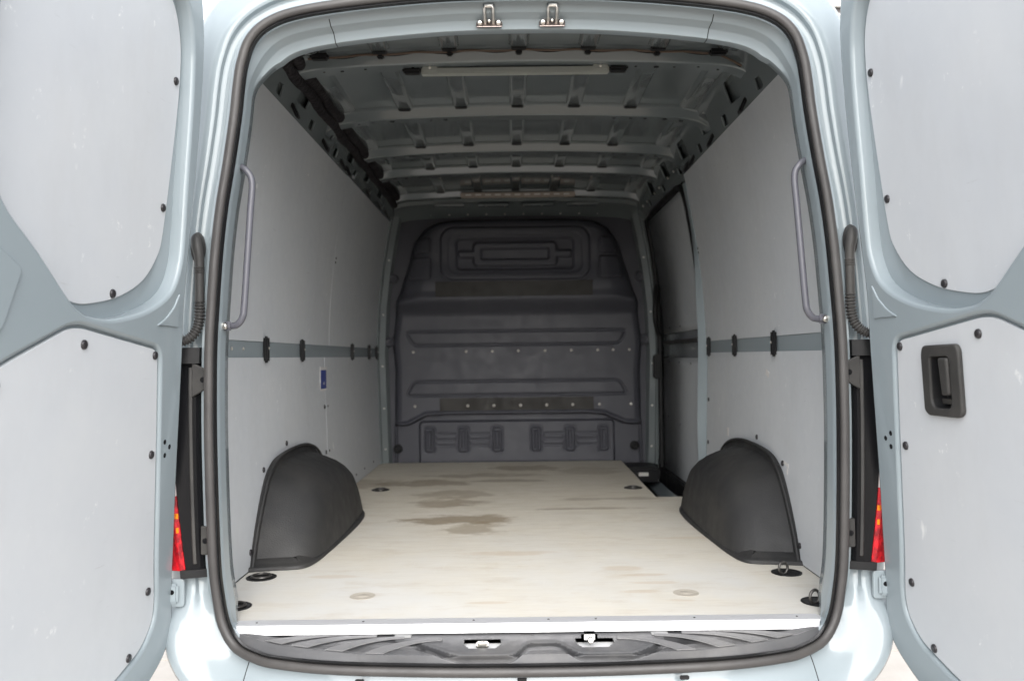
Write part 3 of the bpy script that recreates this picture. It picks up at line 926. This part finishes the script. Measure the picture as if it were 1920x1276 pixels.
# pull handle and lock block near the front edge of the sliding door
tube('pull_handle', crom([(XD - .05, 3.02, .80), (XD - .075, 2.98, .88), (XD - .075, 2.98, 1.0), (XD - .06, 3.03, 1.10)], 5), .016, M['black'], o, 8)
box('lock_block', (XD - .055, 3.06, .60), (.05, .05, .15), M['black'], o, .008)
# door opening seal
sl = crom([(.905, 1.955, -.10), (.905, 1.955, .5), (.900, 1.955, .95), (.872, 1.965, 1.25), (.842, 1.985, 1.42), (.825, 2.04, 1.505), (.822, 2.2, 1.525), (.822, 2.8, 1.530), (.828, 3.03, 1.515), (.842, 3.10, 1.44), (.87, 3.115, 1.25), (.895, 3.115, .9), (.9, 3.115, .3), (.9, 3.115, -.1)], 6)
tube('slide_seal', sl, .018, M['black'], van, 8)
# painted body pillar between the long boards and the sliding door
rings = []
for z in [-.10 + k * .05 for k in range(33)]:
    b = wx(max(z, 0)); s = .022 * sstep(1.3, .85, z) * (1 - .4 * sstep(.4, .1, z))
    rings.append([Vector((b + .03, 1.845, z)), Vector((b - .004, 1.872, z)), Vector((b - .008 - s, 1.905, z)), Vector((b - .004 - s, 1.925, z)), Vector((b + .012, 1.945, z)), Vector((b + .05, 1.95, z))])
cp = loft('door_pillar', rings, M['paint'], van, False, 25); recalc(cp.data)
# step well in front of the sliding door
wl = plate('step_well', [(.60, 1.84), (.93, 1.84), (.93, 3.26), (.60, 3.26)], [], .02, .002, lambda u, v, w: (u, v, w - .17), M['black'], van, 0)
wl['label'] = 'black plastic step well beside the sliding door'
mesh_obj('well_wall', [(.642, 1.835, -.012), (.658, 3.215, -.012), (.658, 3.215, -.18), (.642, 1.835, -.18)], [(0, 1, 2, 3)], M['black'], wl, 0)
mesh_obj('well_end', [(.642, 1.842, -.013), (.90, 1.842, -.013), (.90, 1.842, -.18), (.642, 1.842, -.18)], [(0, 1, 2, 3)], M['black'], wl, 0)
box('well_side', (.905, 2.52, -.10), (.05, 1.35, .15), M['black'], wl, .01)
sb = box('step_block', (.765, 3.10, -.06), (.20, .26, .09), M['black'], wl, .015)
sp = box('step_lamp', (.76, 2.966, -.055), (.06, .006, .022), M['steel'], sb, .002)
# ------------------------------------------------------------------ rear step cover
def yfront(x):      # rear edge of the flat tread
    return float(np.interp(abs(x), [0, .30, .40, .50, .617, .665, .70, .735], [-.147, -.146, -.136, -.108, -.064, -.048, -.030, -.006]))
def ylip(x):        # foot of the sloping lip, just inside the seal
    return float(np.interp(abs(x), [0, .2, .45, .6, .665, .705, .735], [-.153, -.150, -.136, -.107, -.080, -.056, -.030]))
def zlip(x): return float(np.interp(abs(x), [0, .45, .6, .665, .705, .735], [-.052, -.050, -.046, -.040, -.030, -.018]))
def ztop(x, t): return -.021 - .004 * t + .012 * sstep(.60, .735, abs(x))
def step_cover():
    nx, nt = 493, 62
    xs = np.linspace(-.738, .735, nx)
    # ribbon path: height of its centre (0 back edge, 1 tread edge, >1 on the lip) against x
    px = np.array([-.36, -.275, -.175, -.16, -.055, -.042, -.005, .012, .058, .072, .115, .128, .235, .25, .335, .42])
    pv = np.array([.46, .52, 1.12, 1.16, 1.16, 1.12, .62, .58, .58, .62, 1.08, 1.13, 1.13, 1.08, .52, .46])
    V, Fc, mi = [], [], []
    tv = np.linspace(0, 1.55, nt)
    for x in xs:
        yf = yfront(x)
        rc = np.interp(x, px, pv)
        for t in tv:
            if t <= 1: y, z = -.004 + (yf + .004) * t, ztop(x, t)
            else:
                f = (t - 1) / .55
                y, z = yf + (ylip(x) - yf) * f, ztop(x, 1) + (zlip(x) - ztop(x, 1)) * f
            if .90 < t <= 1.1: z += .0012 * (1 - abs(t - 1) / .1)
            inr = math.exp(-((t - rc) / .17) ** 4) * sstep(.40, .32, abs(x - .03))
            z -= .008 * inr; y += .004 * inr * (t > .9)
            V.append((x, y, z))
    def hole(x, t):
        for (cx, hw) in ((-.115, .046), (.158, .046)):
            if abs(x - cx) < hw - .012 * max(0, (t - .52) / .16) and .30 < t < .70: return True
        return False
    for i in range(nx - 1):
        for k in range(nt - 1):
            x, t = (xs[i] + xs[i + 1]) / 2, (tv[k] + tv[k + 1]) / 2
            if hole(x, t): continue
            Fc.append((i * nt + k, i * nt + k + 1, (i + 1) * nt + k + 1, (i + 1) * nt + k))
            rc = np.interp(x, px, pv)
            mi.append(1 if (abs(t - rc) < .16 and abs(x - .03) < .36) or (t < .86 and abs(x - .0) > .33) else 0)
    o = mesh_obj('step_cover', V, Fc, None, van, 30, [M['step'], M['step_dark']], mi); recalc(o.data)
    o['label'] = 'grey plastic step cover under the rear opening'
    # curved tread strips
    for s in (-1, 1):
        for k in range(4):
            x0, x1, y1 = ((.63, .45, -.010), (.56, .38, -.023), (.47, .31, -.036), (.37, .215, -.052))[k]
            y0 = yfront(x0) + .006
            VV, FF = [], []
            for j in range(13):
                f = j / 12
                for (xa, cxx, dy) in ((x0 + .021, x0 - .045, .007), (x0 - .023, x0 - .085, -.006)):
                    yy0 = max(yfront(xa) + .006, -.2)
                    xx = (1 - f) ** 2 * xa + 2 * f * (1 - f) * cxx + f * f * x1
                    yy = (1 - f) ** 2 * yy0 + 2 * f * (1 - f) * (y1 + dy) + f * f * (y1 + dy)
                    tt = (yy + .004) / (yfront(xx) + .004)
                    VV.append((s * xx, yy, ztop(xx, tt) + .0022))
            for j in range(12): FF.append((2 * j, 2 * j + 1, 2 * j + 3, 2 * j + 2))
            q = mesh_obj('tread_strip', VV, FF, M['tread'], o, 0); recalc(q.data)
            md = q.modifiers.new('thick', 'SOLIDIFY'); md.thickness = .002; md.offset = 0
    for x in (-.315, .325): box('reflector_tab', (x, -.020, -.0205), (.042, .026, .003), M['tab'], o, .001)
    # latch recesses with painted trays
    for cx in (-.115, .158):
        box('latch_tray', (cx, -.068, -.052), (.11, .08, .03), M['white'], o, .004)
    lt = box('latch_loop', (-.115, -.075, -.026), (.030, .030, .010), M['steel'], o, .003)
    box('latch_loop', (-.115, -.088, -.020), (.022, .010, .012), M['steel'], o, .003)
    tb = box('latch_bolt', (.146, -.066, -.012), (.040, .014, .026), M['clad'], o, .007)
    put('latch_pin', BOLT, (.148, -.082, -.016), (0, -1, .3), o, .7)
    for x in (-.19, .19): pass
    return o
sc_ = step_cover()
# moulded mark on the step cover
tx = bpy.data.curves.new('tmp_text', 'FONT'); tx.body = 'TPHC'; tx.size = .014; tx.extrude = .0003; tx.align_x = 'CENTER'
to = bpy.data.objects.new('tmp_text', tx); col.objects.link(to)
me = bpy.data.meshes.new_from_object(to.evaluated_get(bpy.context.evaluated_depsgraph_get())); bpy.data.objects.remove(to)
me.transform(Matrix.Translation((-.005, -.024, -.0212))); me.materials.clear(); me.materials.append(M['step_dark'])
link('moulded_mark', me, sc_)

# ------------------------------------------------------------------ bumper (below the seal)
V, Fc = [], []
nx = 81
prof = [(.030, -.150), (.006, -.160), (-.012, -.175), (-.020, -.20), (-.022, -.26), (-.018, -.34), (.03, -.40)]
for i in range(nx):
    x = -.86 + 1.72 * i / (nx - 1); a = abs(x)
    yb = -.158 + .13 * sstep(.5, .95, a) ** 1.5
    for (dy, z) in prof: V.append((x, yb + dy, z - .02 * 0))
K = len(prof)
for i in range(nx - 1):
    for k in range(K - 1): Fc.append((i * K + k, i * K + k + 1, (i + 1) * K + k + 1, (i + 1) * K + k))
bp = mesh_obj('rear_bumper', V, Fc, M['paint'], van, 40); recalc(bp.data)
for x in (-.40, -.02, .36): box('bumper_clip', (x, -.150, -.0815), (.022, .006, .010), M['black'], bp, .002)

# ------------------------------------------------------------------ tail lights, trims, hinges and cable sleeves on the pillars
def pillar(side, za, zb, sec, n=20):
    """strip that follows the rear pillar between two heights; sec = (offset outward, y)"""
    rings = []
    for k in range(n + 1):
        z = za + (zb - za) * k / n
        best = None
        for i in range(len(loopR) - 1):
            a, b = loopR[i], loopR[i + 1]
            if a.z >= z >= b.z and a.z > b.z:
                f = (a.z - z) / (a.z - b.z); best = a.x + (b.x - a.x) * f; break
        rings.append([Vector((side * (best + o), -.03 + y, z)) for (o, y) in (sec(k / n) if callable(sec) else sec)])
    return rings
def strip(name, side, za, zb, sec, mat, parent, n=20):
    rg = pillar(side, za, zb, sec, n)
    V = [p for r in rg for p in r]; K = len(rg[0]); Fc = []
    for i in range(len(rg) - 1):
        for k in range(K): Fc.append((i * K + k, i * K + (k + 1) % K, (i + 1) * K + (k + 1) % K, (i + 1) * K + k))
    Fc.append(tuple(range(K))); Fc.append(tuple(range((len(rg) - 1) * K, len(rg) * K)))
    o = mesh_obj(name, V, Fc, mat, parent, 35); recalc(o.data); return o
for side in (-1, 1):
    def lens(d, k=.015): return lambda f: [(d + .002 + k * f, .05), (d + .002 + k * f, .004), (d + .010 + k * f, -.004), (.135, .012), (.15, .06)]
    tl = strip('tail_light', side, .150, .335, lens(.074), M['red'], van)
    tl['label'] = 'red tail light strip beside the open rear door'
    strip('clear_lens', side, .335, .46, lens(.089, .006), M['clear'], tl)
    for z in (.285, .250): strip('amber_bar', side, z - .006, z + .007, [(.086, .0), (.089, -.0042), (.104, .0005), (.104, .01)], M['amber'], tl, 2)
    tr = strip('light_trim', side, .146, .690, lambda f: [(.036, .05), (.036, .020), (.042, .014), (.068 + .035 * f, .010), (.075 + .042 * f, .006), (.075 + .042 * f, .05)], M['gloss_black'], van)
    strip('trim_seam', side, .165, .655, [(.049, .02), (.049, .009), (.055, .007), (.058, .009), (.058, .02)], M['bezel'], tr)
    strip('trim_foot', side, .132, .152, [(.016, .03), (.016, .012), (.05, .000), (.085, -.008), (.085, .05)], M['black'], tr, 2)
    strip('trim_head', side, .665, .705, [(.030, .04), (.030, .004), (.05, -.004), (.085, -.006), (.085, .05)], M['black'], tr, 2)
    # hinge brackets
    for (za, zb_, o0, o1) in ((.580, .668, .014, .050), (.188, .258, .014, .034)):
        c0 = .787 if za > .3 else .783
        out = [(c0 + o1, za), (c0 + o1, zb_), (c0 + o0, zb_ - .018), (c0 + o0, za + .022)] if za > .3 else [(c0 + o1, za), (c0 + o1, zb_ + .002), (c0 + o0, zb_), (c0 + o0, za)]
        hb = plate('hinge_bracket', fillet(out, .004, 3), [], .010, .0025, lambda u, v, w, side=side: (side * u, -.028 - w, v), M['bezel'], van, .0)
        put('hole_plug', DOT, (side * (c0 + o0 + .008), -.0283, (za + zb_) / 2), (0, -1, 0), hb, 1.2)
    # cable sleeve: grommet, smooth tube, corrugated bellows
    s = side
    sec = crom([(s * .828, -.008, .990), (s * .826, -.020, .980), (s * .821, -.029, .960), (s * .8165, -.031, .938), (s * .815, -.031, .915)], 6)
    gr = tube('cable_sleeve', sec + [Vector((s * .815, -.031, .90 - .01 * k)) for k in range(9)], [.007 + .0075 * sstep(0, 8, i) - .003 * sstep(9, 24, i) for i in range(len(sec))] + [.0115] * 9, M['bezel'], van, 14)
    gr['label'] = 'corrugated black cable sleeve from pillar to rear door'
    V, Fc = [], []
    for (k, h) in ((1.0, 0), (1.0, .007), (.88, .012), (.6, .013), (.05, .013)):
        for q in range(24):
            a = 2 * math.pi * q / 24; V.append((s * (.829 + .018 * k * math.cos(a)), .002 - h, .958 + .040 * k * math.sin(a)))
    for i in range(4):
        for q in range(24): Fc.append((i * 24 + q, i * 24 + (q + 1) % 24, (i + 1) * 24 + (q + 1) % 24, (i + 1) * 24 + q))
    gq = mesh_obj('grommet', V, Fc, M['rubber'], gr, 40); recalc(gq.data)
    axis = crom([(s * .815, -.031, .822), (s * .815, -.031, .80), (s * .816, -.032, .775), (s * .820, -.036, .752), (s * .830, -.043, .733), (s * .845, -.050, .722), (s * .862, -.056, .717), (s * .885, -.064, .714)], 12)
    tube('bellows', axis, [.0130 if (i // 2) % 2 else .0096 for i in range(len(axis))], M['bezel'], gr, 14, 20)
    up = [Vector((s * .815, -.031, .907 - k * .0022)) for k in range(9)]
    tube('sleeve_ribs', up, [.0130 if (i % 2) else .0110 for i in range(9)], M['bezel'], gr, 14, 20)
    # door catch on the lower pillar
    ct = plate('door_catch', fillet([(.858, .060), (.90, .060), (.90, .130), (.858, .130)], .008, 3), [], .012, .003, lambda u, v, w, s=s: (s * u, -.030 - w, v), M['paint'], van, 0)
    box('catch_plate', (s * .884, -.036, .095), (.03, .01, .05), M['paint'], ct, .006)
    put('hole_plug', DOT, (s * .884, -.0412, .10), (0, -1, 0), ct, 1.0)

# ------------------------------------------------------------------ rear doors
hinge_edge = [(.018, 1.50), (.004, 1.41), (.0, 1.22), (.008, 1.0), (.016, .82), (.008, .70), (.0, .56), (-.010, .36), (-.020, .23), (-.028, .11), (-.040, .018), (-.015, -.045), (.045, -.086), (.12, -.115)]
outer = hinge_edge + [(.25, -.140), (.45, -.155), (.80, -.160), (.86, -.12), (.875, .2), (.875, .9), (.865, 1.45), (.83, 1.68), (.70, 1.715), (.30, 1.69), (.12, 1.64), (.05, 1.58)]
hole_u = [(.150, 1.545), (.100, 1.505), (.073, 1.45), (.060, 1.385), (.053, 1.28), (.051, 1.10), (.048, .97), (.055, .895), (.095, .832), (.195, .786), (.325, .761), (.410, .762), (.452, .773), (.487, .792), (.587, .869), (.69, .943),
          (.730, 1.03), (.735, 1.13), (.724, 1.28), (.710, 1.42), (.66, 1.54), (.52, 1.59), (.30, 1.59), (.17, 1.57)]
pan_u = [(.170, 1.540), (.115, 1.502), (.082, 1.452), (.068, 1.40), (.064, 1.31), (.074, 1.157), (.093, .973), (.112, .915), (.168, .854), (.255, .813), (.345, .792), (.425, .786), (.50, .812), (.60, .885), (.71, .965),
         (.75, 1.06), (.755, 1.14), (.744, 1.28), (.73, 1.42), (.68, 1.55), (.53, 1.60), (.30, 1.60), (.18, 1.575)]
pan_l = [(.128, .697), (.440, .738), (.480, .735), (.665, .664), (.80, .60), (.80, -.075), (.42, -.065), (.235, -.034), (.105, .004), (.060, .052), (.056, .10), (.073, .20), (.108, .53)]
pan_l_r = [.025, .04, .04, .05, .06, .05, .05, .05, .04, .03, .02, .05, .05]
def grow(poly, d):
    c = []
    L = len(poly); s = 1 if area(poly) > 0 else -1
    for i in range(L):
        a, b, e = Vector(poly[i - 1]), Vector(poly[i]), Vector(poly[(i + 1) % L])
        n1 = (b - a).normalized(); n2 = (e - b).normalized()
        nn = (Vector((n1.y, -n1.x)) + Vector((n2.y, -n2.x))) * s
        c.append(b + nn.normalized() * d / max(.5, math.sqrt(max(.1, (1 + n1.dot(n2)) / 2))))
    return c
def rear_door(side, delta, handle):
    dl = R(delta)
    du = Vector((side * math.sin(dl), -math.cos(dl), 0))
    nw = Vector((-side * math.cos(dl), -math.sin(dl), -.077 * math.cos(dl))).normalized()
    def mp(u, v, w): return Vector((side * (.895 - .077 * v), -.060, v)) + du * u + nw * w
    out = [(p.x, p.y) for p in crom([(a, b, 0) for a, b in outer], 5, True)]
    hu = [(p.x, p.y) for p in crom([(a, b, 0) for a, b in hole_u], 4, True)]
    hl = fillet(grow(pan_l, .006), [r + .006 for r in pan_l_r], 6)
    D = plate('rear_door', out, [hu, hl], .046, .009, mp, M['paint'], van, 0, 60)
    D['label'] = ('left' if side < 0 else 'right') + ' rear door swung open with grey inner boards' + (' and black pull handle' if handle else '')
    plate('door_skin', grow(out, .004)[::1], [], .05, .012, mp, M['paint'], D, -.034)
    pu = [(p.x, p.y) for p in crom([(a, b, 0) for a, b in pan_u], 4, True)]
    U = plate('upper_board', pu, [], .004, .001, mp, M['panel'], D, -.0300)
    
    hn = mp(0, 0, 1) - mp(0, 0, 0)
    hh = fillet([(.235, .668), (.243, .686), (.360, .688), (.368, .676), (.363, .546), (.350, .536), (.243, .535), (.230, .546)], .012, 5) if handle else None
    hb = fillet([(.266, .662), (.336, .662), (.331, .566), (.322, .553), (.268, .553), (.260, .566)], .010, 4) if handle else None
    plate('recess_floor', grow(hl, .004), [grow(hb, .006)] if handle else [], .02, .001, mp, M['paint'], D, -.0135)
    Lp = plate('lower_board', fillet(pan_l, pan_l_r, 6), [hb] if handle else [], .008, .0015, mp, M['panel'], D, -.0045)
    for (u, v) in ((.085, 1.335), (.103, 1.030), (.292, .814)):
        put('screw', SCREW, mp(u, v, -.030), hn, U)
    for (u, v) in ((.425, .706), (.140, .685), (.124, .456), (.092, .133), (.160, .003), (.672, .634), (.70, .2), (.45, -.035), (.76, -.03)):
        put('screw', SCREW, mp(u, v, -.0045), hn, Lp)
    for (u, v) in ((.070, .480), (.045, .466), (.066, .448)): put('hole_plug', DOT, mp(u, v, .0002), hn, D)
    # pressed swages in the frame
    def swage(pts, r, h, rad): plate('swage', fillet(pts, rad, 6), [], 2 * h, h * .9, mp, M['paint'], D, h)
    swage([(.050, .836), (.045, .752), (.150, .754), (.108, .774), (.075, .800)], 0, .003, .007)
    swage([(.632, .834), (.672, .728), (.72, .700), (.84, .66), (.84, .905), (.72, .874)], 0, .0045, .014)
    if handle:
        bz = plate('handle_bezel', hh, [hb], .012, .004, mp, M['bezel'], D, .0065)
        plate('handle_bowl', grow(hb, .004), [], .02, .002, mp, M['black'], D, -.028)
        rim = []
        for w in (.004, -.012, -.030): rim.append([mp(q.x, q.y, w) for q in grow(hb, .0005 if w > 0 else -.002)])
        rw = loft('bowl_wall', rim, M['black'], bz if False else D, True, 40); recalc(rw.data)
        plate('pull_lever', fillet([(.300, .660), (.332, .660), (.330, .582), (.304, .580)], .006, 4), [], .016, .005, mp, M['bezel'], D, .010)
        plate('lock_slider', fillet([(.272, .572), (.322, .572), (.320, .560), (.274, .560)], .003, 3), [], .012, .002, mp, M['steel_dark'], D, -.010)
    return D
rear_door(-1, 3.5, False)
rear_door(1, 4.5, True)

# ------------------------------------------------------------------ wheels under the van
for (x, y) in ((-.80, 1.15), (.80, 1.15), (-.80, 4.5), (.80, 4.5)):
    s = 1 if x > 0 else -1
    V, Fc = [], []
    prof = [(.20, -.10), (.31, -.105), (.335, -.09), (.343, -.06), (.343, .06), (.335, .09), (.31, .105), (.20, .10)]
    seg = 40
    for (r, w) in prof:
        for k in range(seg):
            a = 2 * math.pi * k / seg; V.append((x + s * w, y + r * math.cos(a), -H + .343 + .0 + r * math.sin(a)))
    for i in range(len(prof) - 1):
        for k in range(seg): Fc.append((i * seg + k, i * seg + (k + 1) % seg, (i + 1) * seg + (k + 1) % seg, (i + 1) * seg + k))
    w = mesh_obj('wheel', V, Fc, M['tyre'], van, 40); recalc(w.data)
    me = lathe_me('rim', [(.20, -.02), (.20, .03), (.18, .04), (.12, .02), (.06, .03), (.01, .03)], M['rim'], 32)
    put('rim', me, (x, y, -H + .343), (s, 0, 0), w)
    put('rim', me, (x, y, -H + .343), (-s, 0, 0), w)

# ------------------------------------------------------------------ slatted building beyond, right
b = bpy.data.objects.new('building', None); col.objects.link(b); b.location = (6.4, 11.0, 0)
b['label'] = 'building with pale horizontal cladding slats beyond the right door'; b['category'] = 'building'
box('wall', (0, .15, 4.5), (4.0, .2, 9.0), M['clad_dark'], b, 0)
for k in range(36):
    box('slat', (0, .0, .25 + k * .245), (4.0, .06, .13), M['clad'], b, .006)
